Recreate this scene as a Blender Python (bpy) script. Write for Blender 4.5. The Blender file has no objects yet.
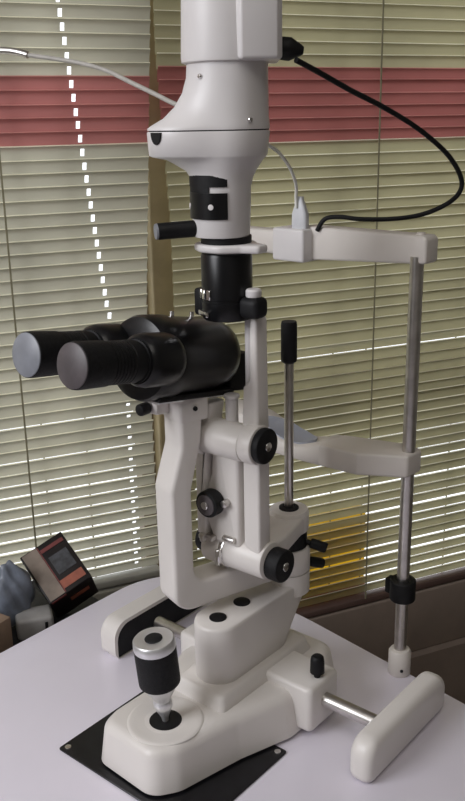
import bpy, bmesh, math, random
from mathutils import Vector, Matrix
random.seed(7)
C = bpy.context.scene.collection
R = math.radians
sc = bpy.context.scene

# ------------------------------------------------------------------ materials
def mat(name, col, rough=0.5, metal=0.0, noise=0.0, nscale=30.0, bump=0.0, bscale=200.0, spec=0.5, coat=0.0):
    m = bpy.data.materials.new(name); m.use_nodes = True
    nt = m.node_tree; b = nt.nodes['Principled BSDF']
    b.inputs['Base Color'].default_value = (*col, 1)
    b.inputs['Roughness'].default_value = rough
    b.inputs['Metallic'].default_value = metal
    b.inputs['Specular IOR Level'].default_value = spec
    b.inputs['Coat Weight'].default_value = coat
    tc = nt.nodes.new('ShaderNodeTexCoord')
    if noise > 0:
        n = nt.nodes.new('ShaderNodeTexNoise'); n.inputs['Scale'].default_value = nscale
        n.inputs['Detail'].default_value = 4
        nt.links.new(tc.outputs['Object'], n.inputs['Vector'])
        cr = nt.nodes.new('ShaderNodeValToRGB')
        lo = tuple(max(0, c * (1 - noise)) for c in col); hi = tuple(min(1, c * (1 + noise)) for c in col)
        cr.color_ramp.elements[0].position = 0.35; cr.color_ramp.elements[0].color = (*lo, 1)
        cr.color_ramp.elements[1].position = 0.65; cr.color_ramp.elements[1].color = (*hi, 1)
        nt.links.new(n.outputs['Fac'], cr.inputs['Fac'])
        nt.links.new(cr.outputs['Color'], b.inputs['Base Color'])
    if bump > 0:
        n2 = nt.nodes.new('ShaderNodeTexNoise'); n2.inputs['Scale'].default_value = bscale
        nt.links.new(tc.outputs['Object'], n2.inputs['Vector'])
        bp = nt.nodes.new('ShaderNodeBump'); bp.inputs['Strength'].default_value = bump
        bp.inputs['Distance'].default_value = 0.001
        nt.links.new(n2.outputs['Fac'], bp.inputs['Height'])
        nt.links.new(bp.outputs['Normal'], b.inputs['Normal'])
    return m

WHITE = mat('white_enamel', (.72, .685, .655), .38, noise=.03, nscale=12, bump=.05, bscale=500)
WHITE2 = mat('cool_white_enamel', (.68, .655, .655), .38, noise=.03, nscale=12)
HEADW = mat('headrest_cream', (.66, .62, .58), .45, noise=.03, nscale=14)
BLACK = mat('black_lacquer', (.006, .006, .007), .30, noise=.2, nscale=20, spec=.35)
MATTE = mat('matte_black', (.008, .008, .009), .55, noise=.3, nscale=60, bump=.1, spec=.25)
RUBBER = mat('ribbed_rubber', (.008, .008, .009), .55, noise=.3, nscale=300, bump=.4, bscale=1500, spec=.25)
CHROME = mat('chrome', (.80, .79, .78), .18, metal=1.0, noise=.05, nscale=40)
STEEL = mat('brushed_steel', (.60, .575, .55), .32, metal=1.0, noise=.1, nscale=90)
SILVER = mat('satin_silver', (.74, .74, .75), .38, metal=.75, noise=.05, nscale=50)
DISC1 = mat('grey_lens_cover', (.085, .073, .078), .45, noise=.15, nscale=60)
DISC2 = mat('pale_lens_cover', (.22, .23, .26), .4, noise=.1, nscale=60)
TABLEM = mat('table_laminate', (.84, .80, .90), .28, noise=.02, nscale=6)
TEDGE = mat('table_edge_band', (.62, .60, .64), .5, noise=.04, nscale=20)
PLATE = mat('black_plate', (.006, .006, .008), .3, noise=.3, nscale=80)
WALLM = mat('brown_wall_paint', (.20, .155, .125), .8, noise=.12, nscale=9, bump=.3, bscale=90)
ROOMM = mat('room_wall_paint', (.42, .40, .36), .85, noise=.05, nscale=6)
FLOORM = mat('floor_vinyl', (.20, .17, .14), .6, noise=.15, nscale=8)
CEILM = mat('ceiling_paint', (.65, .64, .62), .9, noise=.03, nscale=8)
WOOD = mat('brown_window_frame', (.17, .125, .075), .5, noise=.25, nscale=22)
CORD = mat('grey_cord_sheath', (.42, .40, .37), .5, noise=.1, nscale=80)
WCORD = mat('white_cord_sheath', (.72, .72, .68), .4, noise=.03, nscale=80)
PLUGM = mat('translucent_plug', (.62, .63, .66), .35, noise=.05, nscale=80)
CUPM = mat('chin_cup_blue_grey', (.34, .36, .42), .4, noise=.04, nscale=40)
CABM = mat('dark_cabinet_laminate', (.022, .022, .025), .55, noise=.2, nscale=14)
BOXM = mat('dark_carton', (.012, .009, .009), .5, noise=.3, nscale=40, spec=.25)
BOXBEIGE = mat('carton_beige_panel', (.19, .15, .12), .6, noise=.2, nscale=40)
BOXOR = mat('carton_orange_print', (.27, .075, .042), .5, noise=.15, nscale=120)
BOXRED = mat('carton_red_print', (.13, .02, .018), .5, noise=.15, nscale=120)
BOXGREY = mat('carton_grey_print', (.035, .037, .043), .5, noise=.5, nscale=90)
GREYBOX = mat('pale_grey_case', (.30, .29, .28), .45, noise=.15, nscale=30)
KRAFT = mat('kraft_card', (.30, .21, .15), .7, noise=.15, nscale=30)
BAGM = mat('blue_grey_bag', (.15, .17, .21), .35, noise=.25, nscale=35, bump=.5, bscale=60)
RAILM = mat('blind_bottom_rail', (.10, .06, .05), .5, noise=.1, nscale=20)
RAILG = mat('blind_bottom_rail_grey', (.30, .29, .25), .5, noise=.1, nscale=20)
LADDER = mat('ladder_cord', (.24, .22, .14), .8, noise=.1, nscale=50)
TRIM = mat('tan_window_post', (.31, .25, .14), .6, noise=.12, nscale=22)
SILLM = mat('sill_paint', (.22, .205, .165), .6, noise=.1, nscale=20)

def slat_mat(name, col, tr):
    m = bpy.data.materials.new(name); m.use_nodes = True
    nt = m.node_tree; nt.nodes.clear()
    out = nt.nodes.new('ShaderNodeOutputMaterial')
    p = nt.nodes.new('ShaderNodeBsdfPrincipled'); p.inputs['Roughness'].default_value = .45
    t = nt.nodes.new('ShaderNodeBsdfTranslucent')
    mx = nt.nodes.new('ShaderNodeMixShader'); mx.inputs['Fac'].default_value = tr
    tc = nt.nodes.new('ShaderNodeTexCoord'); n = nt.nodes.new('ShaderNodeTexNoise')
    n.inputs['Scale'].default_value = 5; n.inputs['Detail'].default_value = 5
    nt.links.new(tc.outputs['Object'], n.inputs['Vector'])
    cr = nt.nodes.new('ShaderNodeValToRGB')
    cr.color_ramp.elements[0].position = .3; cr.color_ramp.elements[0].color = (*[c * .82 for c in col], 1)
    cr.color_ramp.elements[1].position = .7; cr.color_ramp.elements[1].color = (*[min(1, c * 1.12) for c in col], 1)
    nt.links.new(n.outputs['Fac'], cr.inputs['Fac'])
    nt.links.new(cr.outputs['Color'], p.inputs['Base Color']); nt.links.new(cr.outputs['Color'], t.inputs['Color'])
    nt.links.new(p.outputs[0], mx.inputs[1]); nt.links.new(t.outputs[0], mx.inputs[2])
    nt.links.new(mx.outputs[0], out.inputs['Surface'])
    return m
OLIVE_L = slat_mat('olive_slat_left', (.50, .475, .375), .33)
OLIVE_R = slat_mat('olive_slat_right', (.43, .395, .24), .29)
PINK_L = slat_mat('pink_slat_left', (.43, .165, .15), .30)
PINK_R = slat_mat('pink_slat_right', (.37, .130, .115), .28)
EDGE = slat_mat('slat_lip_glint', (.85, .82, .64), .6)  # bright light line painted as a pale colour on each slat's top lip
LIP_GLINT_P = slat_mat('pink_lip_glint', (.55, .25, .22), .5)  # same painted light line for the slats of the pink band
YELLOWM = slat_mat('yellow_plastic', (.88, .68, .10), .7)
REDM = slat_mat('dark_red_plastic', (.30, .03, .02), .5)

GLASS = bpy.data.materials.new('window_glass'); GLASS.use_nodes = True
nt = GLASS.node_tree; nt.nodes.clear()
o_ = nt.nodes.new('ShaderNodeOutputMaterial'); tr_ = nt.nodes.new('ShaderNodeBsdfTransparent')
gl_ = nt.nodes.new('ShaderNodeBsdfGlossy'); gl_.inputs['Roughness'].default_value = .03
mx_ = nt.nodes.new('ShaderNodeMixShader'); mx_.inputs['Fac'].default_value = .05
nt.links.new(tr_.outputs[0], mx_.inputs[1]); nt.links.new(gl_.outputs[0], mx_.inputs[2])
nt.links.new(mx_.outputs[0], o_.inputs['Surface'])

# ------------------------------------------------------------------ helpers
ORG = {}
def empty(name, loc, label=None, cat=None, group=None):
    o = bpy.data.objects.new(name, None); C.objects.link(o); o.location = loc
    o.empty_display_size = .02
    ORG[o.name] = Vector(loc)
    tag(o, label, cat, group); return o
def tag(o, label=None, cat=None, group=None, kind=None):
    if label: o['label'] = label
    if cat: o['category'] = cat
    if group: o['group'] = group
    if kind: o['kind'] = kind
    return o
def obj(name, bm, m, parent=None, sharp=38, origin=None):
    """links a bmesh whose vertices are in world space as ONE object; children share the root's origin"""
    if parent is not None: org = ORG[parent.name]
    else: org = Vector(origin) if origin is not None else Vector((0, 0, 0))
    bmesh.ops.transform(bm, matrix=Matrix.Translation(-org), verts=bm.verts)
    bmesh.ops.recalc_face_normals(bm, faces=bm.faces)
    for f in bm.faces: f.smooth = True
    for e in bm.edges:
        if len(e.link_faces) == 2 and e.calc_face_angle(0) > R(sharp): e.smooth = False
    me = bpy.data.meshes.new(name); bm.to_mesh(me); bm.free()
    for x in (m if isinstance(m, (list, tuple)) else [m]): me.materials.append(x)
    o = bpy.data.objects.new(name, me); C.objects.link(o)
    ORG[o.name] = org
    if parent is not None: o.parent = parent
    else: o.location = org
    return o
def BM(): return bmesh.new()
def add(bm, tmp, M=None, mi=0):
    if M is not None: bmesh.ops.transform(tmp, matrix=M, verts=tmp.verts)
    bmesh.ops.recalc_face_normals(tmp, faces=tmp.faces)
    if mi is not None:
        for f in tmp.faces: f.material_index = mi
    me = bpy.data.meshes.new('t'); tmp.to_mesh(me); tmp.free(); bm.from_mesh(me); bpy.data.meshes.remove(me)
def box(bm, lo, hi, M=None, bev=0.0, seg=3, mi=0):
    t = bmesh.new()
    bmesh.ops.create_cube(t, size=1)
    for v in t.verts:
        v.co = Vector([(lo[i] + hi[i]) / 2 + v.co[i] * (hi[i] - lo[i]) for i in range(3)])
    if bev > 0: bmesh.ops.bevel(t, geom=list(t.edges), offset=bev, segments=seg, profile=.5, affect='EDGES', clamp_overlap=True)
    add(bm, t, M, mi)
def roundpoly(pts, rad, n=6):
    out = []; k = len(pts)
    if not isinstance(rad, (list, tuple)): rad = [rad] * k
    for i in range(k):
        p = Vector(pts[i]); a = Vector(pts[i - 1]); b = Vector(pts[(i + 1) % k]); r = rad[i]
        if r <= 0: out.append((p.x, p.y)); continue
        da = (a - p).normalized(); db = (b - p).normalized()
        ang = da.angle(db); d = min(r / math.tan(ang / 2), (a - p).length * .49, (b - p).length * .49)
        r2 = d * math.tan(ang / 2)
        c = p + (da + db).normalized() * (r2 / math.sin(ang / 2))
        s = p + da * d - c; e = p + db * d - c
        a0 = math.atan2(s.y, s.x); a1 = math.atan2(e.y, e.x)
        dlt = (a1 - a0 + math.pi) % (2 * math.pi) - math.pi
        for j in range(n + 1):
            t = a0 + dlt * j / n
            out.append((c.x + r2 * math.cos(t), c.y + r2 * math.sin(t)))
    return out
def offset_poly(pts, d):
    n = len(pts); A = sum(pts[i][0] * pts[(i + 1) % n][1] - pts[(i + 1) % n][0] * pts[i][1] for i in range(n)); sg = 1 if A > 0 else -1
    out = []
    for i in range(n):
        p = Vector(pts[i]); a = (p - Vector(pts[i - 1])).normalized(); c = (Vector(pts[(i + 1) % n]) - p).normalized()
        na = Vector((-a.y, a.x)) * sg; nc = Vector((-c.y, c.x)) * sg
        m = (na + nc).normalized(); k = d / max(.35, m.dot(na)); q = p + m * k
        out.append((q.x, q.y))
    return out
def dedupe(pts):
    out = []
    for p in pts:
        if not out or (Vector(p) - Vector(out[-1])).length > 1e-6: out.append(p)
    if (Vector(out[0]) - Vector(out[-1])).length < 1e-6: out.pop()
    return out
def prism(bm, pts, z0, z1, M=None, bev=0.0, seg=3, mi=0, top_scale=None, flat_bottom=False):
    pts = dedupe(pts); rings = []
    cx = sum(p[0] for p in pts) / len(pts); cy = sum(p[1] for p in pts) / len(pts)
    if bev > 0:
        lv = [(bev * (1 - math.sin(math.pi / 2 * k / seg)), z0 + bev * (1 - math.cos(math.pi / 2 * k / seg))) for k in range(seg + 1)]
        lv = ([(0, z0)] if flat_bottom else lv) + [(o, z0 + z1 - z) for o, z in reversed(lv)]
    else: lv = [(0, z0), (0, z1)]
    for o, z in lv:
        q = offset_poly(pts, o) if o > 1e-9 else pts
        if top_scale:
            f = (z - z0) / (z1 - z0)
            q = [(cx + (x - cx) * (1 + (top_scale[0] - 1) * f), cy + (y - cy) * (1 + (top_scale[1] - 1) * f)) for x, y in q]
        rings.append([(x, y, z) for x, y in q])
    loft(bm, rings, M, mi)
def axisM(p, d):
    return Matrix.Translation(Vector(p)) @ Vector(d).normalized().to_track_quat('Z', 'Y').to_matrix().to_4x4()
def lathe(bm, prof, M=None, n=40, mi=0):
    """prof: list of (radius, height) revolved about local z"""
    t = bmesh.new(); rings = []
    for r, h in prof:
        if r <= 1e-6: rings.append([t.verts.new((0, 0, h))])
        else: rings.append([t.verts.new((r * math.cos(2 * math.pi * i / n), r * math.sin(2 * math.pi * i / n), h)) for i in range(n)])
    for a, b in zip(rings[:-1], rings[1:]):
        for i in range(n):
            j = (i + 1) % n
            if len(a) == 1 and len(b) == 1: continue
            if len(a) == 1: t.faces.new((a[0], b[j], b[i]))
            elif len(b) == 1: t.faces.new((a[i], a[j], b[0]))
            else: t.faces.new((a[i], a[j], b[j], b[i]))
    if len(rings[0]) > 1: t.faces.new(rings[0][::-1])
    if len(rings[-1]) > 1: t.faces.new(rings[-1])
    add(bm, t, M, mi)
def cyl(bm, p0, p1, r, M=None, bev=0.0, n=36, mi=0, r1=None):
    p0, p1 = Vector(p0), Vector(p1); L = (p1 - p0).length; r1 = r if r1 is None else r1
    b = bev
    prof = [(r - b, 0), (r - b * .3, b * .3), (r, b), (r1, L - b), (r1 - b * .3, L - b * .3), (r1 - b, L)] if b > 0 else [(r, 0), (r1, L)]
    A = axisM(p0, p1 - p0)
    lathe(bm, prof, (M @ A) if M is not None else A, n, mi)
def tube(bm, pts, r, n=10, sub=8, mi=0):
    P = [Vector(p) for p in pts]; Q = []
    for i in range(len(P) - 1):
        a = P[max(0, i - 1)]; b = P[i]; c = P[i + 1]; d = P[min(len(P) - 1, i + 2)]
        for k in range(sub):
            t = k / sub
            Q.append(.5 * ((2 * b) + (c - a) * t + (2 * a - 5 * b + 4 * c - d) * t * t + (-a + 3 * b - 3 * c + d) * t ** 3))
    Q.append(P[-1])
    t = bmesh.new(); prev = None; up = Vector((0.13, .2, 1)).normalized(); rings = []
    for i, q in enumerate(Q):
        d = (Q[min(i + 1, len(Q) - 1)] - Q[max(i - 1, 0)]).normalized()
        x = (up - d * up.dot(d)).normalized(); y = d.cross(x); up = x
        rings.append([t.verts.new(q + x * r * math.cos(2 * math.pi * k / n) + y * r * math.sin(2 * math.pi * k / n)) for k in range(n)])
    for a, b in zip(rings[:-1], rings[1:]):
        for k in range(n): t.faces.new((a[k], a[(k + 1) % n], b[(k + 1) % n], b[k]))
    t.faces.new(rings[0][::-1]); t.faces.new(rings[-1])
    add(bm, t, None, mi)
def loft(bm, rings, M=None, mi=0, cap=True):
    t = bmesh.new(); rs = [[t.verts.new(p) for p in r] for r in rings]; n = len(rs[0])
    for a, b in zip(rs[:-1], rs[1:]):
        for k in range(n): t.faces.new((a[k], a[(k + 1) % n], b[(k + 1) % n], b[k]))
    if cap: t.faces.new(rs[0][::-1]); t.faces.new(rs[-1])
    add(bm, t, M, mi)
def frame(org, az, tilt=0.0):
    """local x = to the right of the direction az, local -y = along az (degrees from +Y, counter-clockwise), z = up"""
    a = R(az); e = Vector((-math.sin(a), math.cos(a), 0)); lat = Vector((e.y, -e.x, 0)) * -1
    lat = Vector((-math.sin(R(az + 90)), math.cos(R(az + 90)), 0))
    M = Matrix(((lat.x, -e.x, 0, org[0]), (lat.y, -e.y, 0, org[1]), (0, 0, 1, org[2]), (0, 0, 0, 1)))
    return M @ Matrix.Rotation(R(tilt), 4, 'X')
def circ(r, n=24, cx=0, cy=0): return [(cx + r * math.cos(2 * math.pi * i / n), cy + r * math.sin(2 * math.pi * i / n)) for i in range(n)]

# ------------------------------------------------------------------ camera
F = 890.0
cam = bpy.data.cameras.new('camera'); co = bpy.data.objects.new('camera', cam); C.objects.link(co)
az, pit, rol = R(44.5), R(17.5), R(-1.1)
fw = Vector((-math.sin(az) * math.cos(pit), math.cos(az) * math.cos(pit), -math.sin(pit)))
r0 = Vector((math.cos(az), math.sin(az), 0)); u0 = r0.cross(fw)
rt = math.cos(rol) * r0 + math.sin(rol) * u0; up = rt.cross(fw)
co.matrix_world = Matrix(((rt.x, up.x, -fw.x, 0), (rt.y, up.y, -fw.y, 0), (rt.z, up.z, -fw.z, .6), (0, 0, 0, 1)))
cam.sensor_fit = 'VERTICAL'; cam.sensor_height = 24.0; cam.lens = 24.0 * F / 801.0
cam.clip_start = .02
sc.camera = co

# ------------------------------------------------------------------ room (wall frame: x along the window wall, y outward, z up)
T = Vector((.383, .924, 0)).normalized(); OUT = Vector((-T.y, T.x, 0))
WO = Vector((-.87, 1.22, 0)) - OUT * .030
WM = Matrix(((T.x, OUT.x, 0, WO.x), (T.y, OUT.y, 0, WO.y), (0, 0, 1, 0), (0, 0, 0, 1)))
ZF, ZC = -.75, 1.95
S0, S1, D0 = -2.6, 1.9, -3.2
WL = (-1.30, -.362); WR = (-.338, .95); ZT = 1.02; ZBL, ZBR = -.26, -.40
def struct(name, bm, m):
    o = obj(name, bm, m); o['kind'] = 'structure'; return o
b = BM()
th = .13; y0 = .0
box(b, (S0, y0, ZF), (S1, y0 + th, ZBR), WM)
box(b, (S0, y0, ZBR), (WR[0], y0 + th, ZBL), WM)
box(b, (S0, y0, ZBL), (WL[0], y0 + th, ZT), WM)
box(b, (WR[1], y0, ZBR), (S1, y0 + th, ZT), WM)
box(b, (S0, y0, ZT), (S1, y0 + th, ZC), WM)
struct('wall_window', b, WALLM)
b = BM(); box(b, (WL[1] - .010, .060, ZBL), (WR[0] + .004, th, ZT), WM, .004); struct('trim_1', b, TRIM)
b = BM(); box(b, (WL[0], .016, ZBL), (WL[1] - .006, .044, -.121), WM, .003); struct('trim_2', b, SILLM)
b = BM(); box(b, (WR[0] - .002, .016, ZBR), (WR[1], .044, -.270), WM, .003); struct('trim_3', b, WALLM)
b = BM(); box(b, (S0 - .1, D0 - .1, ZF - .1), (S1 + .1, th, ZF), WM); struct('floor', b, FLOORM)
b = BM(); box(b, (S0 - .1, D0 - .1, ZC), (S1 + .1, th, ZC + .1), WM); struct('ceiling', b, CEILM)
b = BM(); box(b, (S0 - .1, D0 - .1, ZF), (S0, 0, ZC), WM); struct('wall_left', b, ROOMM)
b = BM(); box(b, (S1, D0 - .1, ZF), (S1 + .1, 0, ZC), WM); struct('wall_right', b, ROOMM)
b = BM(); box(b, (S0, D0 - .1, ZF), (S1, D0, ZC), WM); struct('wall_back', b, ROOMM)
def window(n, s0, s1, zb, zt, rails, mull):
    b = BM(); w = .035; y1, y2 = .088, .118
    box(b, (s0, y1, zb), (s1, y2, zb + w), WM); box(b, (s0, y1, zt - w), (s1, y2, zt), WM)
    box(b, (s0, y1, zb + w), (s0 + w, y2, zt - w), WM); box(b, (s1 - w, y1, zb + w), (s1, y2, zt - w), WM)
    for z in rails: box(b, (s0 + w, y1 + .002, z[0]), (s1 - w, y2 - .002, z[1]), WM)
    for s in mull: box(b, (s - .016, y1 + .004, zb + w), (s + .016, y2 - .004, zt - w), WM)
    o = obj('window_%d' % n, b, WOOD); o['kind'] = 'structure'
    g = BM(); box(g, (s0 + w * .5, .101, zb + w * .5), (s1 - w * .5, .105, zt - w * .5), WM)
    gg = obj('pane', g, GLASS, o)
    return o
window(1, WL[0], WL[1], ZBL, ZT, [], [-.86])
window(2, WR[0], WR[1], ZBR, ZT, [(.085, .15)], [.38])

# ------------------------------------------------------------------ blinds
def blind(name, label, ends, zb, zt, tau, jit, mats, pink, holes, ladders, railmat, pitch=.0181, w=.0212, openz=None):
    s0, s1 = ends(zb)
    root = empty(name, WM @ Vector(((s0 + s1) / 2, .03, zb)), label, 'blind')
    b = BM(); z = zb + .026; yc = .030; rnd = random.Random(11)
    while z < zt - .03:
        tt = tau + rnd.uniform(-jit, jit) * (.45 if z > .24 else 1)
        if openz:
            for (za, zz, dv) in openz:
                if za <= z < zz: tt += dv
        t = R(tt); zz_ = z + rnd.uniform(-.0006, .0006)
        mi = 1 if pink[0] <= z <= pink[1] else 0
        # cross-section: inner (room side) edge up, slightly crowned
        prof = []
        for k in range(5):
            q = k / 4 - .5; crown = .0022 * (1 - 4 * q * q)
            prof.append((yc - q * w * math.cos(t) + crown * math.sin(t), zz_ + q * w * math.sin(t) + crown * math.cos(t)))
        prof.append((prof[-1][0] + .0014, prof[-1][1] + .0014))  # lip strip added to carry the painted bright line
        tm = bmesh.new()
        sag = rnd.uniform(-.0012, .0012)
        s0, s1 = ends(z)
        xs = [s0, s1]
        hc = None
        if holes:
            hc = holes(z)
            if hc is not None: xs = [s0, hc - .0028, hc + .0028, s1]
        if hc is None:
            xs = [s0 + (s1 - s0) * k / 5 for k in range(6)]
        vs = [[tm.verts.new((x, y, zq + sag * math.sin((x - s0) / (s1 - s0) * math.pi))) for (y, zq) in prof] for x in xs]
        for i in range(len(xs) - 1):
            for k in range(5):
                if hc is not None and i == 1 and k in ((1, 2) if z > .24 else (2,)): continue
                f_ = tm.faces.new((vs[i][k], vs[i + 1][k], vs[i + 1][k + 1], vs[i][k + 1]))
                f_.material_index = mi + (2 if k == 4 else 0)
        add(b, tm, WM, None)
        z += pitch
    obj('slats', b, mats, root)
    s0, s1 = ends(zb)
    b = BM(); box(b, (s0, yc - .011, zb), (s1, yc + .011, zb + .014), WM, .003); obj('bottom_rail', b, railmat, root)
    b = BM(); box(b, (s0, yc - .018, zt - .03), (s1, yc + .018, zt), WM, .002); obj('head_rail', b, RAILG, root)
    for s, sides in ladders:
        b = BM()
        for dy in sides: box(b, (s - .0013, yc + dy - .0006, zb + .012), (s + .0013, yc + dy + .0006, zt - .02), WM)
        obj('ladder_cord', b, LADDER, root)
    return root
def lefthole(z):
    pts = [(-.2, -.431), (.05, -.431), (.213, -.430), (.342, -.454), (.756, -.495), (1.1, -.52)]
    for (a, sa), (c, s_) in zip(pts[:-1], pts[1:]):
        if a <= z < c: return sa + (s_ - sa) * (z - a) / (c - a)
blind('venetian_blind', 'left olive venetian blind with a pink band, showing a dotted line of lit holes',
      lambda z: (-1.28, -.392 + .026 * max(0, min(1, (z - .34) / .42))), -.118, .99, 70.7, 1.0, [OLIVE_L, PINK_L, EDGE, LIP_GLINT_P], (.565, .668), lefthole, [(-1.0, (.0115,)), (-.592, (-.0115,)), (-.564, (.0115,)), (-.497, (.0115,))], RAILG,
      openz=[(-.2, .08, -7), (.08, .22, -5.5)])
blind('venetian_blind', 'olive venetian blind with a pink band, right of the pair, behind the headrest pole',
      lambda z: (-.349 - .013 * max(0, min(1, (z - .45) / .25)), .90), -.268, .99, 72.6, 1.5, [OLIVE_R, PINK_R, EDGE, LIP_GLINT_P], (.565, .668), None, [(-.30, (.0115,)), (-.063, (.0115,)), (.002, (-.0115, .0115)), (.19, (.0115,)), (.6, (-.0115, .0115))], RAILM,
      openz=[(.216, .234, -15), (.16, .178, -5), (-.3, .06, -6.5)])

# yellow and red item on the sill behind the right blind
t_ = empty('plastic_tub', WM @ Vector((-.07, .075, ZBR)), 'yellow plastic tub with dark red base glimpsed behind the right blind on the window sill', 'tub')
b = BM(); prism(b, roundpoly([(-.15, .050), (.020, .050), (.020, .080), (-.15, .080)], .008), -.236, -.09, WM, .003); obj('tub_body', b, YELLOWM, t_)
b = BM(); prism(b, roundpoly([(-.152, .048), (.022, .048), (.022, .082), (-.152, .082)], .008), ZBR, -.236, WM, .003); obj('tub_base', b, REDM, t_)

# ------------------------------------------------------------------ table
t_ = empty('table', (-.4, .4, ZF), 'pale lavender-white laminate table carrying the slit lamp', 'table')
tp = roundpoly([(-.818, .0), (.12, .0), (.12, .706), (-.62, .765), (-.868, .772)], [.03, .03, .03, 0, .11], 12)
b = BM(); prism(b, tp, -.026, 0, None, .0015, 2); obj('tabletop', b, TABLEM, t_)
b = BM()
for x, y in ((-.77, .07), (.06, .07), (.06, .63), (-.74, .64)):
    bb = BM(); box(bb, (x - .02, y - .02, ZF), (x + .02, y + .02, -.0265), None, .003); obj('leg', bb, SILVER, t_)
b.free()

# ------------------------------------------------------------------ friction plate under the base
BF = frame((-.565, .6, 0), 180 + 4.5)      # local x ~ +X', local y ~ +Y' (patient side), z up
t_ = empty('friction_plate', (-.57, .49, 0), 'square black plate with corner screws lying under the slit lamp base', 'plate')
pl = roundpoly([(-.104, -.186), (.079, -.186), (.079, -.047), (-.104, -.047)], .003, 3)
b = BM(); prism(b, pl, 0.0, .002, BF, .0005, 1); obj('plate_sheet', b, PLATE, t_)
for x, y in ((-.097, -.179), (.072, -.054), (.072, -.179), (-.097, -.054)):
    b = BM(); lathe(b, [(.0035, .002), (.0033, .0028), (.002, .0031)], BF @ Matrix.Translation((x, y, 0)), 16); obj('screw', b, CHROME, t_)

# ------------------------------------------------------------------ slit lamp
SL = empty('slit_lamp', (-.565, .6, 0), 'white and black ophthalmic slit lamp microscope with joystick base standing on table', 'slit lamp')
def part(name, bm, m, parent=None, label=None, sharp=38):
    o = obj(name, bm, m, parent or SL, sharp)
    if label: o['label'] = label
    return o

# --- base
z0 = .0025
BX = -.008
b = BM()
plan = [(-.058, -.175), (.020, -.179), (.036, -.156), (.052, -.087), (.072, -.030), (.072, .050), (.050, .085), (-.066, .085), (-.084, .050), (-.084, -.030), (-.062, -.085), (-.064, -.150)]
prism(b, roundpoly([(x, y) for x, y in plan], [.020, .022, .03, .04, .03, .03, .02, .02, .03, .03, .04, .03], 6), z0 + .002, .049, BF, .010, 5, top_scale=(.90, .965), flat_bottom=True)
lathe(b, [(.037, .040), (.0371, .0490), (.0360, .0498), (.0340, .0501), (.030, .0497), (.0160, .0487)], BF @ Matrix.Translation((BX + .003, -.131, 0)), 48)
part_base = part('base', b, WHITE, sharp=50)
b = BM(); prism(b, roundpoly([(-.092, -.020), (.0875, -.020), (.0875, .032), (-.092, .032)], .007, 5), .008, .0585, BF, .005, 3); part('axle_block', b, WHITE)
b = BM()
st = [(-.036, -.092), (.034, -.092), (.036, .06), (-.046, .06)]
prism(b, roundpoly(st, .006, 4), .046, .063, BF, .003, 2, top_scale=(.86, .92)); part('slide_plate', b, WHITE)
b = BM(); lathe(b, [(.0158, .0440), (.0158, .0492), (.0150, .0495), (.0, .0490)], BF @ Matrix.Translation((BX + .003, -.131, 0)), 32); part('joystick_socket', b, MATTE)
# joystick
JM = BF @ Matrix.Translation((BX + .003, -.131, .0475)) @ Matrix.Rotation(R(4.5), 4, 'X') @ Matrix.Rotation(R(-2), 4, 'Y')
b = BM(); lathe(b, [(.0028, 0), (.0036, .006), (.0075, .015), (.0092, .019), (.0092, .024), (.0082, .026), (.0095, .030), (.0155, .041), (.0165, .046)], JM, 36)
jo = part('joystick', b, SILVER, label='silver flared joystick stem')
b = BM(); lathe(b, [(.0185, .045), (.0198, .0465), (.0200, .050), (.0200, .083), (.0195, .085)], JM, 40); part('grip', b, RUBBER, jo, 'black ribbed grip')
b = BM(); lathe(b, [(.0200, .085), (.0202, .087), (.0198, .093), (.0185, .0945), (.0095, .0948), (.0085, .0942)], JM, 40); part('cap', b, SILVER, jo)
b = BM(); lathe(b, [(.0086, .092), (.0084, .0948), (.0068, .0960), (.0, .0963)], JM, 28); part('button', b, MATTE, jo)
# axle and wheel covers
b = BM(); cyl(b, (-.150, .006, .036), (.152, .006, .036), .0072, BF, .001); part('axle', b, STEEL)
def cover_plan(xa, xb, ya, yb): return roundpoly([(ya, 0), (yb, 0), (yb, .046), (ya, .046)], [.011, .011, .020, .020], 9)
YZ = Matrix(((0, 0, 1, 0), (1, 0, 0, 0), (0, 1, 0, 0), (0, 0, 0, 1)))   # polygon (y,z) extruded along x
b = BM(); prism(b, cover_plan(0, 0, -.042, .114), .1445, .170, BF @ YZ, .0095, 6)
part('wheel_cover', b, WHITE)
b = BM()
prism(b, cover_plan(0, 0, -.044, .114), -.196, -.188, BF @ YZ, .002, 2)
outer = cover_plan(0, 0, -.044, .114)
cy = .035; cz = .023
def shrink(p, d): return (p[0] + (d if p[0] < cy else -d), p[1] + (d if p[1] < cz else -d))
inner = [shrink(p, .0045) if p[1] > .012 else (shrink(p, .0045)[0], .0008) for p in outer]
t = bmesh.new()
V = {}
for k, (poly, xx) in enumerate(((outer, -.190), (outer, -.171), (inner, -.171), (inner, -.188))):
    V[k] = [t.verts.new((xx, p[0], p[1])) for p in poly]
n = len(outer)
for k in range(3):
    for i in range(n): t.faces.new((V[k][i], V[k][(i + 1) % n], V[k + 1][(i + 1) % n], V[k + 1][i]))
add(b, t, BF)
lc = part('wheel_cover', b, WHITE, label='hollow white cover with black inside')
b = BM(); prism(b, [shrink(p, .0052) if p[1] > .012 else (shrink(p, .0052)[0], .0012) for p in outer][::1], -.1885, -.1715, BF @ YZ, .001, 1); part('wheel_guide', b, MATTE, lc)
# lock screw on the axle block
b = BM(); lathe(b, [(.0035, .058), (.0035, .064), (.0075, .065), (.0072, .078), (.0065, .082), (.005, .0835), (.0, .084)], BF @ Matrix.Translation((.0775, .006, -.001)), 14)
part('lock_screw', b, MATTE, label='upright black thumb screw')

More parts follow.
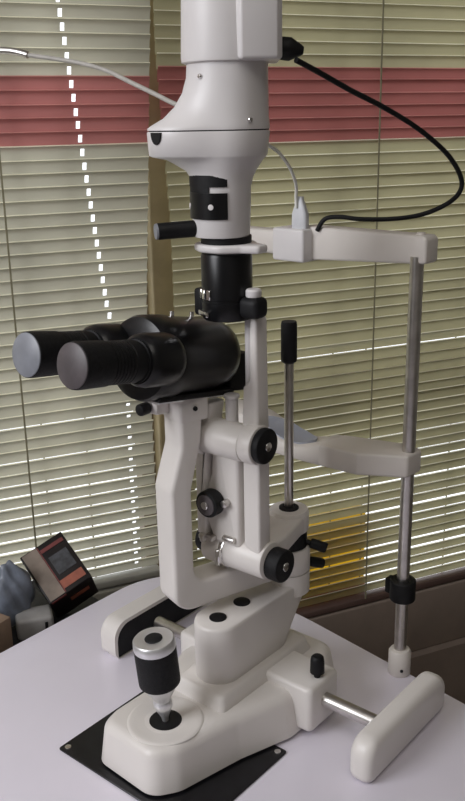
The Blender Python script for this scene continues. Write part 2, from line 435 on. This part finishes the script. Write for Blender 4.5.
# --- carriage: stadium arm carrying the pivot column
b = BM()
YZp = BF @ YZ
n = 14
def stad(yf, yb, r_, z):
    pts = []
    for i in range(n + 1):
        a = math.pi + math.pi * i / n; pts.append((BX + .005 + r_ * math.cos(a), yf + r_ * math.sin(a), z))
    for i in range(n + 1):
        a = math.pi * i / n; pts.append((BX + .006 + r_ * math.cos(a), yb + r_ * math.sin(a), z))
    return pts
loft(b, [stad(-.052, .004, .0225, .0505), stad(-.053, .012, .0238, .0525), stad(-.053, .034, .024, .085), stad(-.053, .052, .024, .108), stad(-.053, .056, .024, .1210), stad(-.0525, .056, .0234, .1237), stad(-.052, .056, .0222, .1247)], BF)
carr = part('carriage_arm', b, WHITE, sharp=50)
for yy in (-.053, -.015):
    b = BM(); lathe(b, [(.0088, .1255), (.0088, .1270), (.0078, .1274), (.0, .1270)], BF @ Matrix.Translation((BX + .005, yy, -.0015)), 28); part('cap_plug', b, MATTE, carr, 'round black cap')

# --- pivot column
PV = Vector((-.565, .657, 0)); PM = Matrix.Translation(PV)
b = BM(); lathe(b, [(.0225, .112), (.0225, .136)], PM, 44); part('pivot_column', b, WHITE)
b = BM(); lathe(b, [(.0195, .165), (.0195, .186)], PM, 44); part('pivot_collar', b, MATTE)
RIGHT = Vector((.713, .701, 0)); TC = Vector((.701, -.713, 0))
for zz, dz, rot, l in ((.1745, -.004, -12, .021), (.1480, -.004, 10, .019)):
    d = (Matrix.Rotation(R(rot), 3, 'Z') @ RIGHT) + Vector((0, 0, -.28)); d.normalize()
    p = PV + Vector((0, 0, zz)) + d * .0195
    b = BM(); lathe(b, [(.0028, 0), (.0028, .004), (.0052, .005), (.0056, .008), (.0056, l), (.0048, l + .0018), (.0, l + .002)], axisM(p, d), 18)
    part('lock_lever', b, MATTE)

# --- microscope arm (C shape)
MA = frame(PV, 168)
RZm = MA @ Matrix(((0, 0, 1, 0), (-1, 0, 0, 0), (0, 1, 0, 0), (0, 0, 0, 1)))   # polygon (R,z) extruded laterally
pts = [(.0, .137), (.137, .137), (.151, .150), (.151, .268), (.138, .309), (.138, .345), (.112, .345), (.115, .313), (.1275, .264), (.1275, .166), (.0, .165)]
rad = [0, .028, .02, .02, .02, .006, .006, .02, .02, .016, 0]
b = BM(); prism(b, roundpoly(pts, rad, 7), -.0165, .0165, RZm, .0045, 4)
lathe(b, [(.0215, .1365), (.0228, .138), (.0228, .163), (.0215, .1645)], PM, 44)
marm = part('microscope_arm', b, WHITE, sharp=42)
b = BM(); prism(b, roundpoly([(-.0165, -.1385), (.0168, -.1385), (.0168, -.106), (-.0165, -.106)], .004), .333, .3595, MA, .002, 2); part('head_mount', b, WHITE, marm)
b = BM(); cyl(b, (.0165, -.122, .346), (.0185, -.122, .346), .0022, MA, 0, 14); part('set_screw', b, MATTE, marm)

# --- microscope head
HO = (-.591, .535, .3935)
HM = frame(HO, 184, -9)
HY = HM @ Matrix(((1, 0, 0, 0), (0, 0, -1, 0), (0, 1, 0, 0), (0, 0, 0, 1)))   # local z -> towards the eyepieces (-y)
b = BM()
lathe(b, [(.014, -.061), (.023, -.058), (.030, -.050), (.0335, -.040), (.0352, -.028), (.0365, .020), (.0385, .028), (.0385, .050), (.0365, .0555), (.030, .058)], HY, 48)
head = part('microscope_head', b, BLACK)
b = BM(); prism(b, roundpoly([(-.014, -.088), (.016, -.088), (.016, -.055), (-.014, -.055)], .003), -.036, .001, HM @ Matrix(((1, 0, 0, 0), (0, -1, 0, 0), (0, 0, 1, 0), (0, 0, 0, 1))), .002, 2); part('objective_mount', b, MATTE, head)
# bottom dovetail rail
b = BM(); box(b, (-.012, -.040, -.0405), (.014, .050, -.033), HM, .0015, 2); part('dovetail_rail', b, SILVER, head)
b = BM(); box(b, (-.018, -.046, -.0372), (.021, .056, -.0315), HM, .0015, 2); part('rail_cover', b, MATTE, head)
# clamp plate and thumb screw under the front of the head
b = BM(); box(b, (-.026, -.021, -.056), (-.006, .0, -.037), HM, .003, 2); part('clamp_plate', b, WHITE, head)
b = BM(); cyl(b, (-.017, -.0215, -.050), (-.017, -.033, -.052), .0058, HM, .0015, 16); part('thumb_screw', b, MATTE, head)
# prism housings + eyepieces
for sx in (-1, 1):
    x = .0285 * sx
    b = BM()
    PX = HY @ Matrix.Translation((x, .004, 0))
    lathe(b, [(.018, .044), (.0215, .047), (.0232, .053), (.0232, .076), (.0222, .082), (.0195, .085)], PX, 40)
    pr = part('prism_housing', b, BLACK, head)
    b = BM()
    prof = [(.0185, .082), (.0185, .087), (.0170, .0875), (.0170, .091), (.0182, .092), (.0182, .100), (.0172, .101)]
    z = .099
    lathe(b, prof, PX, 40); part('diopter_tube', b, MATTE, head)
    b = BM(); prof = [(.0160, .098)]
    for k in range(6):
        zz = .101 + k * .0036; prof += [(.0180, zz), (.0180, zz + .0026), (.0174, zz + .0028), (.0174, zz + .0034)]
    prof += [(.0186, .123), (.0192, .150), (.0187, .153), (.0180, .1532)]
    lathe(b, prof, PX, 44); ey = part('eyepiece', b, RUBBER, head)
    b = BM(); lathe(b, [(.0182, .1520), (.0182, .1538), (.0174, .1544), (.0, .1544)], PX, 40)
    part('lens_cover', b, DISC1 if sx > 0 else DISC2, head, 'mauve-grey disc' if sx > 0 else 'pale blue-grey disc')
for k, x in enumerate((-.004, .002)):
    b = BM(); lathe(b, [(.0022, 0), (.0022, .006), (.0014, .0065)], HM @ Matrix.Translation((x, -.012 + .02 * k, .0345)), 14); part('pin', b, CHROME, head)

# --- illumination unit
IM = frame(PV, 186)      # local x = right, local -y = R
LATM = Matrix(((0, 0, 1, 0), (1, 0, 0, 0), (0, 1, 0, 0), (0, 0, 0, 1)))
def lcyl(b, x0, x1, Rr, z, r, bev=0, n=40, r1=None): cyl(b, (x0, -Rr, z), (x1, -Rr, z), r, IM, bev, n, 0, r1)
# lower arm: from pivot ring to the tilt housing
b = BM()
lathe(b, [(.0200, .183), (.0212, .185), (.0212, .204), (.0198, .2065), (.0105, .2070), (.0100, .2045)], PM, 44)
prism(b, roundpoly([(.0205, .0), (.032, -.050), (.032, -.070), (.012, -.076), (-.012, -.066), (-.0195, -.0)], [0, .01, .006, .006, .01, 0], 4), .184, .2035, IM, .003, 3)
lathe(b, [(.0205, 0.0), (.0205, .002)], PM @ Matrix.Translation((0, 0, .2)), 30)
part('illumination_arm', b, WHITE)
b = BM(); lathe(b, [(.0105, .2050), (.0105, .2085), (.0080, .2090), (.0052, .2090)], PM, 30); part('rod_socket', b, MATTE)
b = BM(); lcyl(b, -.040, .0345, .080, .189, .0190, .002)
part('tilt_housing', b, WHITE)
b = BM(); lcyl(b, -.0175, -.0115, .080, .189, .0202, .0008); box(b, (-.0170, -.104, .178), (-.0120, -.0985, .196), IM, .001, 1); part('scale_ring', b, CHROME)
b = BM(); box(b, (-.038, -.104, .202), (-.020, -.088, .2075), IM, .0015, 2); lcyl(b, -.0325, -.0285, .104, .2045, .0045, .0008, 16); lcyl(b, -.010, .004, .098, .2085, .0032, .0006, 14); part('clamp_bracket', b, STEEL)
b = BM(); lcyl(b, -.054, -.040, .077, .190, .0150, .0025); part('tilt_knob', b, MATTE)
b = BM(); lcyl(b, .0340, .0495, .077, .186, .0165, .002); kn = part('tilt_knob', b, RUBBER)
b = BM(); lcyl(b, .0490, .0507, .077, .186, .0048, .0008, 20); part('screw', b, CHROME, kn)
# lever between lower and upper cylinders
RZi = IM @ Matrix(((1, 0, 0, 0), (0, 0, -1, 0), (0, 1, 0, 0), (0, 0, 0, 1)))  # polygon (lat,z) extruded along R
b = BM()
prism(b, roundpoly([(-.022, .318), (.008, .318), (.008, .200), (-.024, .200), (-.034, .225), (-.036, .245), (-.026, .272)], [.004, .004, .004, .006, .02, .02, .02], 5), .070, .0965, RZi, .004, 3)
part('tilt_lever', b, WHITE)
# side posts
b = BM()
prism(b, roundpoly([(.012, .204), (.0315, .196), (.0315, .300), (.0300, .380), (.0295, .432), (.0215, .432), (.0205, .372), (.0135, .366), (.012, .33)], .0035, 3), .076, .0945, RZi, .003, 3)
part('side_post', b, WHITE)
b = BM()
prism(b, roundpoly([(-.043, .205), (-.031, .205), (-.028, .30), (-.020, .345), (-.034, .345), (-.043, .30)], .003, 3), .078, .100, RZi, .003, 3)
part('side_post', b, WHITE)
# upper pivot cylinder with rings and knob
b = BM(); lcyl(b, -.030, .018, .094, .3115, .0178, .001); part('upper_pivot', b, WHITE)
b = BM(); lcyl(b, -.044, -.0305, .094, .3095, .0188, .002); part('pivot_ring', b, WHITE)
b = BM(); lcyl(b, .0185, .0335, .094, .3130, .0188, .002); part('pivot_ring', b, WHITE)
b = BM(); lcyl(b, .0335, .0415, .094, .3135, .0170, .002); kn = part('width_knob', b, MATTE)
b = BM(); lcyl(b, .0410, .0432, .094, .3135, .0045, .0008, 20); part('screw', b, CHROME, kn)
# centring knob at the front of the left post
b = BM(); cyl(b, (-.0215, -.0965, .2445), (-.0215, -.110, .2445), .0135, IM, .002); kn = part('centring_knob', b, MATTE)
b = BM(); cyl(b, (-.0215, -.1095, .2445), (-.0215, -.1112, .2445), .0105, IM, .0006, 28); part('knob_face', b, DISC1, kn)
b = BM(); cyl(b, (-.0215, -.1105, .2445), (-.0215, -.1128, .2445), .0042, IM, .0006, 20); part('screw', b, CHROME, kn)
b = BM(); cyl(b, (-.005, -.096, .247), (-.005, -.104, .247), .0038, IM, .0006, 16); part('stud', b, STEEL)
# central rods above the upper pivot
b = BM(); cyl(b, (-.006, -.086, .322), (-.006, -.086, .352), .0062, IM, 0, 24); cyl(b, (-.006, -.086, .3505), (-.006, -.086, .3535), .0076, IM, .0005, 24); part('slit_rod', b, WHITE2)
b = BM(); cyl(b, (.0155, -.086, .325), (.0155, -.086, .430), .0038, IM, 0, 20); part('slit_rod', b, WHITE2)
# tower
TO = PV + (IM.to_3x3() @ Vector((0, -.097, 0))); TM = Matrix.Translation(TO) @ IM.to_3x3().to_4x4()
b = BM(); lathe(b, [(.0215, .430), (.0228, .432), (.0230, .446), (.0222, .4465), (.0222, .4485), (.0228, .449), (.0228, .4865), (.0215, .489)], TM, 48); tw = part('projection_tower', b, BLACK)
b = BM(); box(b, (.018, -.010, .4330), (.0400, .010, .4520), TM, .006, 4); part('mount_block', b, MATTE, tw)
b = BM(); lathe(b, [(.0066, .452), (.0070, .453), (.0070, .4575), (.0058, .4590), (.0, .4592)], TM @ Matrix.Translation((.0295, .0, 0)), 22); part('white_knob', b, WHITE2, tw)
b = BM(); box(b, (-.030, -.012, .4310), (-.018, .010, .4560), TM, .003, 2); part('side_block', b, MATTE, tw)
for k, a in enumerate((-128, -112, -96)):
    A = TM @ Matrix.Rotation(R(a), 4, 'Z')
    b = BM(); box(b, (.0225, -.0022, .4490), (.0245, .0022, .4580), A, .0006, 1); part('scale_mark', b, CHROME, tw)
b = BM(); A = TM @ Matrix.Rotation(R(-118), 4, 'Z'); box(b, (.0215, -.009, .4335), (.0250, .009, .4385), A, .001, 2); part('scale_band', b, CHROME, tw)
b = BM(); prism(b, roundpoly([(-.024, -.016), (-.010, -.026), (.012, -.026), (.026, -.013), (.041, -.007), (.041, .007), (.026, .013), (.012, .026), (-.010, .026), (-.024, .016), (-.027, .0)], [.008, .012, .012, .008, .005, .005, .008, .012, .012, .008, .008], 5), .4905, .4975, TM, .0025, 3)
part('ring_plate', b, WHITE2)
b = BM(); lathe(b, [(.0225, .4975), (.0225, .5035)], TM, 40); part('rotation_ring', b, MATTE)

# lamp housing
LO = TO + RIGHT * -.004
def LP(off=0): return Matrix.Translation(LO + RIGHT * off)
def bulged(r_, bul, z, cx, n=64, az_=None):
    d = -RIGHT; a0 = math.atan2(d.y, d.x); out = []
    for i in range(n):
        a = a0 + 2 * math.pi * i / n; k = max(0.0, math.cos(a - a0)) ** 3.0
        rr = r_ + bul * k
        out.append((LO.x + RIGHT.x * cx + rr * math.cos(a), LO.y + RIGHT.y * cx + rr * math.sin(a), z))
    return out
b = BM()
loft(b, [bulged(.0245, 0, .5035, 0), bulged(.0252, 0, .505, 0), bulged(.0256, 0, .545, .001), bulged(.0265, .001, .553, .002), bulged(.0285, .004, .559, .003), bulged(.0315, .012, .565, .004), bulged(.0330, .018, .5685, .005), bulged(.0342, .029, .5705, .006), bulged(.0350, .0315, .572, .006), bulged(.0360, .0325, .590, .007), bulged(.0358, .0322, .5915, .007)])
lamp = part('lamp_body', b, WHITE2, sharp=60)
b = BM()
loft(b, [bulged(.0358, .0322, .5925, .007), bulged(.0360, .032, .594, .007), bulged(.0358, .0285, .5965, .007), bulged(.0352, .019, .602, .007), bulged(.0345, .0105, .611, .0075), bulged(.0340, .0045, .622, .008), bulged(.0338, .001, .634, .008), bulged(.0338, 0, .648, .008)])
col = part('lamp_collar', b, WHITE2, sharp=60)
b = BM()
loft(b, [bulged(.0352, .0315, .5912, .007), bulged(.0352, .0315, .5928, .007)]); part('seam', b, MATTE, col)
# housing with a boxy side
b = BM()
lathe(b, [(.0340, .6445), (.0365, .6455), (.0370, .649), (.0352, .700), (.0342, .730), (.0330, .742), (.022, .749), (.0, .750)], LP(.0065), 56)
M3 = Matrix(((RIGHT.x, TC.x, 0, LO.x + RIGHT.x * .006), (RIGHT.y, TC.y, 0, LO.y + RIGHT.y * .006), (0, 0, 1, 0), (0, 0, 0, 1)))
prism(b, roundpoly([(.004, .026), (.013, .040), (.042, .034), (.046, .028), (.046, -.028), (.040, -.032), (.004, -.028)], .003, 3), .6455, .738, M3, .003, 3)
hs = part('lamp_housing', b, WHITE2, sharp=35)
for z, rr, a in ((.634, .0345, -40), (.600, .0365, 30)):
    d = (Matrix.Rotation(R(a), 3, 'Z') @ TC)
    p = LO + RIGHT * .0075 + d * (rr - .001) + Vector((0, 0, z))
    b = BM(); lathe(b, [(.0022, 0), (.0022, .0012), (.0014, .0022), (.0, .0023)], axisM(p, d), 14); part('screw', b, CHROME, col)
# half-round slot on the tab of the flare
def flare(a, z=.5845):
    base = math.atan2(-RIGHT.y, -RIGHT.x) + a; rr = .0358 + .0322 * max(0, math.cos(a)) ** 3
    return Vector((LO.x + RIGHT.x * .007 + rr * math.cos(base), LO.y + RIGHT.y * .007 + rr * math.sin(base), z))
sa = R(20); tg = (flare(sa + .01) - flare(sa - .01)).normalized(); nm = Vector((tg.y, -tg.x, 0)); nm = nm if nm.dot(TC) > 0 else -nm
MS = Matrix(((tg.x, 0, nm.x, 0), (tg.y, 0, nm.y, 0), (0, 1, 0, 0), (0, 0, 0, 1))); MS.translation = flare(sa) - nm * .004
b = BM(); half = [(.0062 * math.cos(math.pi + math.pi * i / 12), .0065 + .0098 * math.sin(math.pi + math.pi * i / 12)) for i in range(13)]
prism(b, half, 0, .0052, MS, 0); part('lock_slot', b, MATTE, lamp, 'dark half-round slot')
# filter window: black curved patches
def patch(b, r_, a0, a1, za, zb, n=16):
    t = bmesh.new(); g = []
    for i in range(n + 1):
        a = R(a0 + (a1 - a0) * i / n); d = -RIGHT; base = math.atan2(d.y, d.x) + a
        g.append([t.verts.new((LO.x + rr * math.cos(base), LO.y + rr * math.sin(base), z)) for rr, z in ((r_ - .004, za), (r_, za), (r_, zb), (r_ - .004, zb))])
    for i in range(n):
        for k in range(4): t.faces.new((g[i][k], g[i + 1][k], g[i + 1][(k + 1) % 4], g[i][(k + 1) % 4]))
    t.faces.new(g[0][::-1]); t.faces.new(g[-1]); add(b, t)
b = BM(); patch(b, .0268, -35, 103, .5465, .5560); patch(b, .0264, -35, 68, .5405, .5475); fw_ = part('filter_dial', b, MATTE, label='black filter dial')
b = BM(); patch(b, .0268, -35, 103, .5195, .5415); part('filter_lever_cover', b, BLACK, label='glossy black cover with two screws')
for a in (12, 72):
    d = -RIGHT; base = math.atan2(d.y, d.x) + R(a); d = Vector((math.cos(base), math.sin(base), 0))
    b = BM(); lathe(b, [(.0024, 0), (.0024, .0008), (.0, .0012)], axisM(LO + d * .0266 + Vector((0, 0, .5300)), d), 14); part('screw', b, WHITE2, fw_)
# black handle pointing left
dH = (-RIGHT * .955 + TC * .30 + Vector((0, 0, -.03))).normalized()
b = BM(); p = LO + dH * .018 + Vector((0, 0, .5115)); lathe(b, [(.0070, 0), (.0072, .002), (.0072, .038), (.0068, .040)], axisM(p, dH), 28); hd = part('slit_handle', b, MATTE)
b = BM(); lathe(b, [(.0070, .0395), (.0066, .0412), (.0, .0414)], axisM(p, dH), 28); part('handle_end', b, DISC2, hd)

# ------------------------------------------------------------------ focusing rod standing in the pivot
t_ = empty('focusing_rod', PV + Vector((0, 0, .209)), 'steel focusing test rod with black top standing upright in the pivot', 'rod')
b = BM(); cyl(b, PV + Vector((0, 0, .2092)), PV + Vector((0, 0, .372)), .0048, None, .0005, 24); obj('shaft', b, STEEL, t_)
b = BM(); lathe(b, [(.0055, .366), (.0080, .368), (.0082, .372), (.0082, .405), (.0075, .4085), (.0, .409)], PM, 26); obj('rod_tip', b, MATTE, t_)

# ------------------------------------------------------------------ headrest
HR = empty('headrest', (-.478, .747, 0), 'cream chin and forehead rest on a steel pole at the table back edge', 'headrest')
PX_, PY_ = -.478, .747
b = BM(); cyl(b, (PX_, PY_, .02), (PX_, PY_, .47), .0068, None, 0, 30); obj('pole', b, STEEL, HR)
b = BM(); lathe(b, [(.0115, .0), (.0125, .002), (.0125, .028), (.0105, .031), (.0070, .0315)], Matrix.Translation((PX_, PY_, 0)), 32); bc = obj('base_collar', b, HEADW, HR)
b = BM(); lathe(b, [(.0018, .0), (.0018, .0012), (.0, .0013)], axisM((PX_ + .0088, PY_ - .0088, .010), (1, -1, 0)), 12); obj('set_screw', b, MATTE, bc)
b = BM(); lathe(b, [(.0135, .094), (.0142, .0955), (.0142, .1165), (.0130, .118), (.0070, .118)], Matrix.Translation((PX_, PY_, 0)), 28)
box(b, (PX_ - .020, PY_ - .006, .097), (PX_ - .008, PY_ + .006, .115), None, .002, 2); obj('stop_collar', b, MATTE, HR)
# chin rest
b = BM()
cp = [(-.4695, .733), (-.4695, .763), (-.500, .763), (-.560, .744), (-.560, .700), (-.514, .705)]
prism(b, roundpoly(cp, [.006, .008, .01, 0, 0, .005], 5), .243, .2675, None, .003, 3)
ch = obj('chin_rest', b, HEADW, HR)
hk = [(.0, .2675), (.010, .2665), (.022, .2615), (.036, .2585), (.055, .2605), (.080, .2680), (.110, .2755), (.150, .2810)]
def hz(u_):
    for (a, za), (c, zc) in zip(hk[:-1], hk[1:]):
        if a <= u_ <= c:
            t = (u_ - a) / (c - a); t = t * t * (3 - 2 * t) * .5 + t * .5; return za + (zc - za) * t
    return hk[-1][1]
b = BM(); sad = []
for i in range(31):
    u_ = .150 * i / 30; x = -.5575 - u_; h = hz(u_); e_ = max(0, u_ - .125) / .025
    yf, yb = .7005 - .004 * math.sin(math.pi * min(1, u_ / .12)) + .012 * e_ ** 2, .7435 - .002 * math.sin(math.pi * min(1, u_ / .12)) - .012 * e_ ** 2
    sad.append([(x, yf, .2445), (x, yf + .002, .243), (x, yb - .002, .243), (x, yb, .2445), (x, yb, h - .003), (x, yb - .003, h), (x, .722, h - .0015), (x, yf + .003, h), (x, yf, h - .003)])
loft(b, sad); obj('chin_trough', b, HEADW, ch, 60)
b = BM(); tp_, bt_ = [], []
NX, NY = 24, 8
t = bmesh.new(); top = []; bot = []
for i in range(NX + 1):
    u_ = .024 + .072 * i / NX; hw = .0185 * math.sqrt(max(0.004, 1 - ((u_ - .060) / .0362) ** 2))
    top.append([t.verts.new((-.5575 - u_, .7205 + hw * (2 * k / NY - 1), hz(u_) + .0016 - .0022 * (1 - (2 * k / NY - 1) ** 2) * .3)) for k in range(NY + 1)])
    bot.append([t.verts.new((-.5575 - u_, .7205 + hw * (2 * k / NY - 1), hz(u_) - .003)) for k in range(NY + 1)])
for g in (top, bot):
    for i in range(NX):
        for k in range(NY): t.faces.new((g[i][k], g[i + 1][k], g[i + 1][k + 1], g[i][k + 1]))
for i in range(NX):
    for k in (0, NY): t.faces.new((top[i][k], top[i + 1][k], bot[i + 1][k], bot[i][k]))
for i in (0, NX):
    for k in range(NY): t.faces.new((top[i][k], top[i][k + 1], bot[i][k + 1], bot[i][k]))
add(b, t); obj('chin_cup', b, CUPM, ch)['label'] = 'blue-grey chin cup lining'
# forehead bar
b = BM(); prism(b, roundpoly([(-.4655, .4635), (-.4655, .4905), (-.62, .4905), (-.62, .4545)], [.004, .006, .003, .003], 6), -.765, -.742, Matrix(((1, 0, 0, 0), (0, 0, -1, 0), (0, 1, 0, 0), (0, 0, 0, 1))), .003, 3); fb = obj('forehead_bar', b, HEADW, HR)
b = BM(); lathe(b, [(.0045, .4905), (.0042, .4925), (.0, .4930)], Matrix.Translation((PX_, .752, 0)), 18); obj('bar_screw', b, HEADW, fb)
b = BM(); box(b, (-.650, .727, .4535), (-.606, .768, .4885), None, .003, 3); obj('junction_box', b, WHITE2, HR)
b = BM(); box(b, (-.735, .738, .4575), (-.649, .760, .4835), None, .004, 3); obj('forehead_pad', b, HEADW, HR)

# ------------------------------------------------------------------ cables
pb = [(-0.4953, 0.5843, 0.6449), (-0.4928, 0.612, 0.6356), (-0.4883, 0.6473, 0.6225), (-0.4822, 0.6909, 0.6075), (-0.4734, 0.7349, 0.5879), (-0.4668, 0.775, 0.5642), (-0.4642, 0.797, 0.5417), (-0.4681, 0.8014, 0.5269), (-0.4838, 0.8025, 0.5144), (-0.5054, 0.7914, 0.5042), (-0.5323, 0.7778, 0.4998), (-0.5574, 0.7604, 0.4998), (-0.5758, 0.7505, 0.5017), (-0.5897, 0.7432, 0.4994), (-0.5973, 0.7394, 0.4870)]
t_ = empty('power_cable', pb[0], 'black cable with moulded plug looping from the lamp housing down to the headrest bar', 'cable')
b = BM(); tube(b, pb, .0024, 10, 8); obj('cable_sheath', b, MATTE, t_)
b = BM(); pp = LO + RIGHT * .052 + TC * .004 + Vector((0, 0, .6555)); lathe(b, [(.0088, 0), (.0092, .002), (.0092, .008), (.0070, .012), (.0045, .017), (.0028, .019)], axisM(pp, RIGHT * 1 + Vector((0, 0, -.12))), 20); obj('plug', b, MATTE, t_)
pu = [(-.560, .606, .586), (-0.5625, 0.6202, 0.5795), (-0.5710, 0.6483, 0.5706), (-0.5928, 0.6906, 0.5535), (-0.6118, 0.7223, 0.5346), (-0.6193, 0.7312, 0.5215), (-.6195, .7320, .510)]
t_ = empty('signal_cable', (-.6193, .7330, .4885), 'thin white cable with pale plug standing on the headrest junction box', 'cable')
b = BM(); tube(b, pu, .0017, 10, 8); obj('cable_sheath', b, WCORD, t_)
PUM = Matrix.Translation((-.6185, .7375, 0)) @ Matrix.Rotation(R(15), 4, 'Z')
b = BM()
loft(b, [[(x * sx, y * sy, z) for x, y in roundpoly([(-1, -1), (1, -1), (1, 1), (-1, 1)], .5, 4)] for sx, sy, z in ((.0085, .0048, .4886), (.0088, .005, .492), (.0085, .005, .504), (.0062, .0042, .511), (.0034, .0032, .518), (.003, .003, .5215))], PUM)
obj('plug', b, PLUGM, t_)
pg = [(-1.02, .535, .700), (-0.958, 0.565, 0.6824), (-0.9151, 0.5904, 0.6775), (-0.8961, 0.5995, 0.6726), (-0.8442, 0.6243, 0.6632), (-0.8022, 0.6318, 0.6532), (-0.7641, 0.6339, 0.6397), (-0.7269, 0.6352, 0.6266), (-0.6906, 0.636, 0.6142), (-0.63, .6320, .602), (-.580, .602, .596)]
t_ = empty('lamp_cord', pg[5], 'slack grey cord with metal ferrule hanging in front of the left blind towards the lamp', 'cord')
b = BM(); tube(b, pg[3:], .0024, 10, 8); obj('cord_sheath', b, CORD, t_)
b = BM(); tube(b, pg[:4], .0040, 12, 6); obj('ferrule', b, STEEL, t_)

# ------------------------------------------------------------------ clutter at the left, on a low cabinet beyond the table edge
t_ = empty('low_cabinet', (-.95, .43, ZF), 'low dark cabinet squeezed between the table and the window wall', 'cabinet')
b = BM(); box(b, (-1.035, .20, ZF), (-.880, .655, -.060), None, .003, 2); obj('carcass', b, CABM, t_)
b = BM(); box(b, (-1.042, .19, -.060), (-.874, .662, -.044), None, .003, 2); obj('cabinet_top', b, CABM, t_)
CAB = -.044
# tilted printed carton
K = 1.035
def sc_(p): return Vector((p[0] * K, p[1] * K, .6 + (p[2] - .6) * K))
B0 = sc_((-.8663, .5542, .0216)) - Vector((.713, .701, 0)) * .008 - Vector((0, 0, .0045)); Ue = Vector((.0171, .0551, .0244)) * K; Ve = Vector((.0679, -.0034, -.0400)) * K; We = Vector((-.0249, .0274, -.0446)) * K
eu, ev, ew = Ue.normalized(), Ve.normalized(), We.normalized()
ev = (ev - eu * ev.dot(eu)).normalized(); ew2 = eu.cross(ev); ew2 = ew2 if ew2.dot(ew) > 0 else -ew2
lu, lv, lw = Ue.length, Ve.length, We.length
CM = Matrix(((eu.x, ev.x, ew2.x, B0.x), (eu.y, ev.y, ew2.y, B0.y), (eu.z, ev.z, ew2.z, B0.z), (0, 0, 0, 1)))
t_ = empty('carton', B0, 'dark printed carton tilted on its corner beside the table edge with orange and beige panels', 'box')
b = BM(); box(b, (0, -lv, 0), (lu, 0, lw), CM, .0012, 2); obj('carton_body', b, BOXM, t_)
def decal(name, m, u0, u1, v0, v1, h=.0006):
    b = BM(); box(b, (u0 * lu, -lv + v0 * lv, -h), (u1 * lu, -lv + v1 * lv, .0004), CM); obj(name, b, m, t_)
decal('beige_panel', BOXBEIGE, .04, .38, .02, .98)
decal('red_stripe', BOXRED, .42, .95, .10, .17)
decal('grey_picture', BOXGREY, .48, .90, .30, .66)
decal('orange_label', BOXOR, .40, .93, .76, .92)
decal('red_edge', BOXRED, .385, .41, .02, .98)
b = BM(); box(b, (.42 * lu, -.0004, .34 * lw), (.86 * lu, .0006, .50 * lw), CM); obj('orange_label', b, BOXOR, t_)
b = BM(); box(b, (.04 * lu, -.0004, .02 * lw), (.38 * lu, .0006, .10 * lw), CM); obj('red_stripe', b, BOXRED, t_)
# pale case
cp_ = sc_((-.886, .533, .002))
DM = Matrix.Translation((cp_.x, cp_.y, CAB)) @ Matrix.Rotation(R(62), 4, 'Z')
t_ = empty('small_case', (cp_.x, cp_.y, CAB), 'small pale grey case with a dark slot lying below the tilted carton', 'case')
b = BM(); box(b, (-.024, -.018, 0), (.024, .018, .030), DM, .005, 3); obj('case_body', b, GREYBOX, t_)
b = BM(); box(b, (.012, -.0186, .012), (.016, -.0176, .023), DM); obj('slot', b, MATTE, t_)
# bag
cb = sc_((-.918, .540, 0)); t = bmesh.new(); bmesh.ops.create_icosphere(t, subdivisions=4, radius=1)
rr = random.Random(3)
for v in t.verts:
    p = v.co.copy(); k = 1 + .10 * math.sin(5 * p.x + 2 * p.z) * math.cos(4 * p.y + 1) + .06 * math.sin(11 * p.y + 7 * p.z)
    v.co = Vector((p.x * .022 * k, p.y * .030 * k, max(-.98, p.z) * .046 * k * (1 + .0 * p.z)))
    if p.z > .5: v.co.x *= (1 - .6 * (p.z - .5)); v.co.y *= (1 - .5 * (p.z - .5))
b = BM(); lowz = min(v.co.z for v in t.verts)
add(b, t, Matrix.Translation((cb.x + .001, cb.y - .017, CAB - lowz)))
o = obj('plastic_bag', b, BAGM, None, 80, origin=(cb.x, cb.y, CAB)); tag(o, 'crumpled blue-grey plastic bag at the left edge beside the carton', 'bag')
t_ = empty('cardboard_box', (-.945, .455, CAB), 'kraft cardboard box cut by the left edge of the photo, beside the pale case', 'box')
KM = Matrix.Translation((-.914, .469, CAB)) @ Matrix.Rotation(R(12), 4, 'Z')
b = BM(); box(b, (-.04, -.045, 0), (.022, .035, .050), KM, .0012, 2); obj('box_body', b, KRAFT, t_)
b = BM(); box(b, (-.036, -.008, .0500), (.018, .004, .0506), KM); obj('tape', b, GREYBOX, t_)

# ------------------------------------------------------------------ light
w = bpy.data.worlds.new('sky'); sc.world = w; w.use_nodes = True
bg = w.node_tree.nodes['Background']; bg.inputs['Color'].default_value = (.93, .96, 1, 1); bg.inputs['Strength'].default_value = 1.7
def area(name, p, target, size, power, col):
    l = bpy.data.lights.new(name, 'AREA'); l.shape = 'RECTANGLE'; l.size = size[0]; l.size_y = size[1]; l.energy = power; l.color = col
    o = bpy.data.objects.new(name, l); C.objects.link(o); o.location = p
    o.rotation_euler = (Vector(target) - Vector(p)).to_track_quat('-Z', 'Y').to_euler(); return o
area('side_window_light', WM @ Vector((-2.45, -.75, 1.15)), (-.55, .6, .1), (1.0, 1.3), 42, (.95, .96, 1))
area('ceiling_fill_light', WM @ Vector((-.9, -1.5, 1.9)), WM @ Vector((-.9, -1.3, 0)), (1.2, 1.2), 9, (1, .95, .88))  # unseen soft fill added overhead to brighten slats and room
sc.view_settings.view_transform = 'Standard'
sc.view_settings.look = 'None'
sc.view_settings.exposure = 0
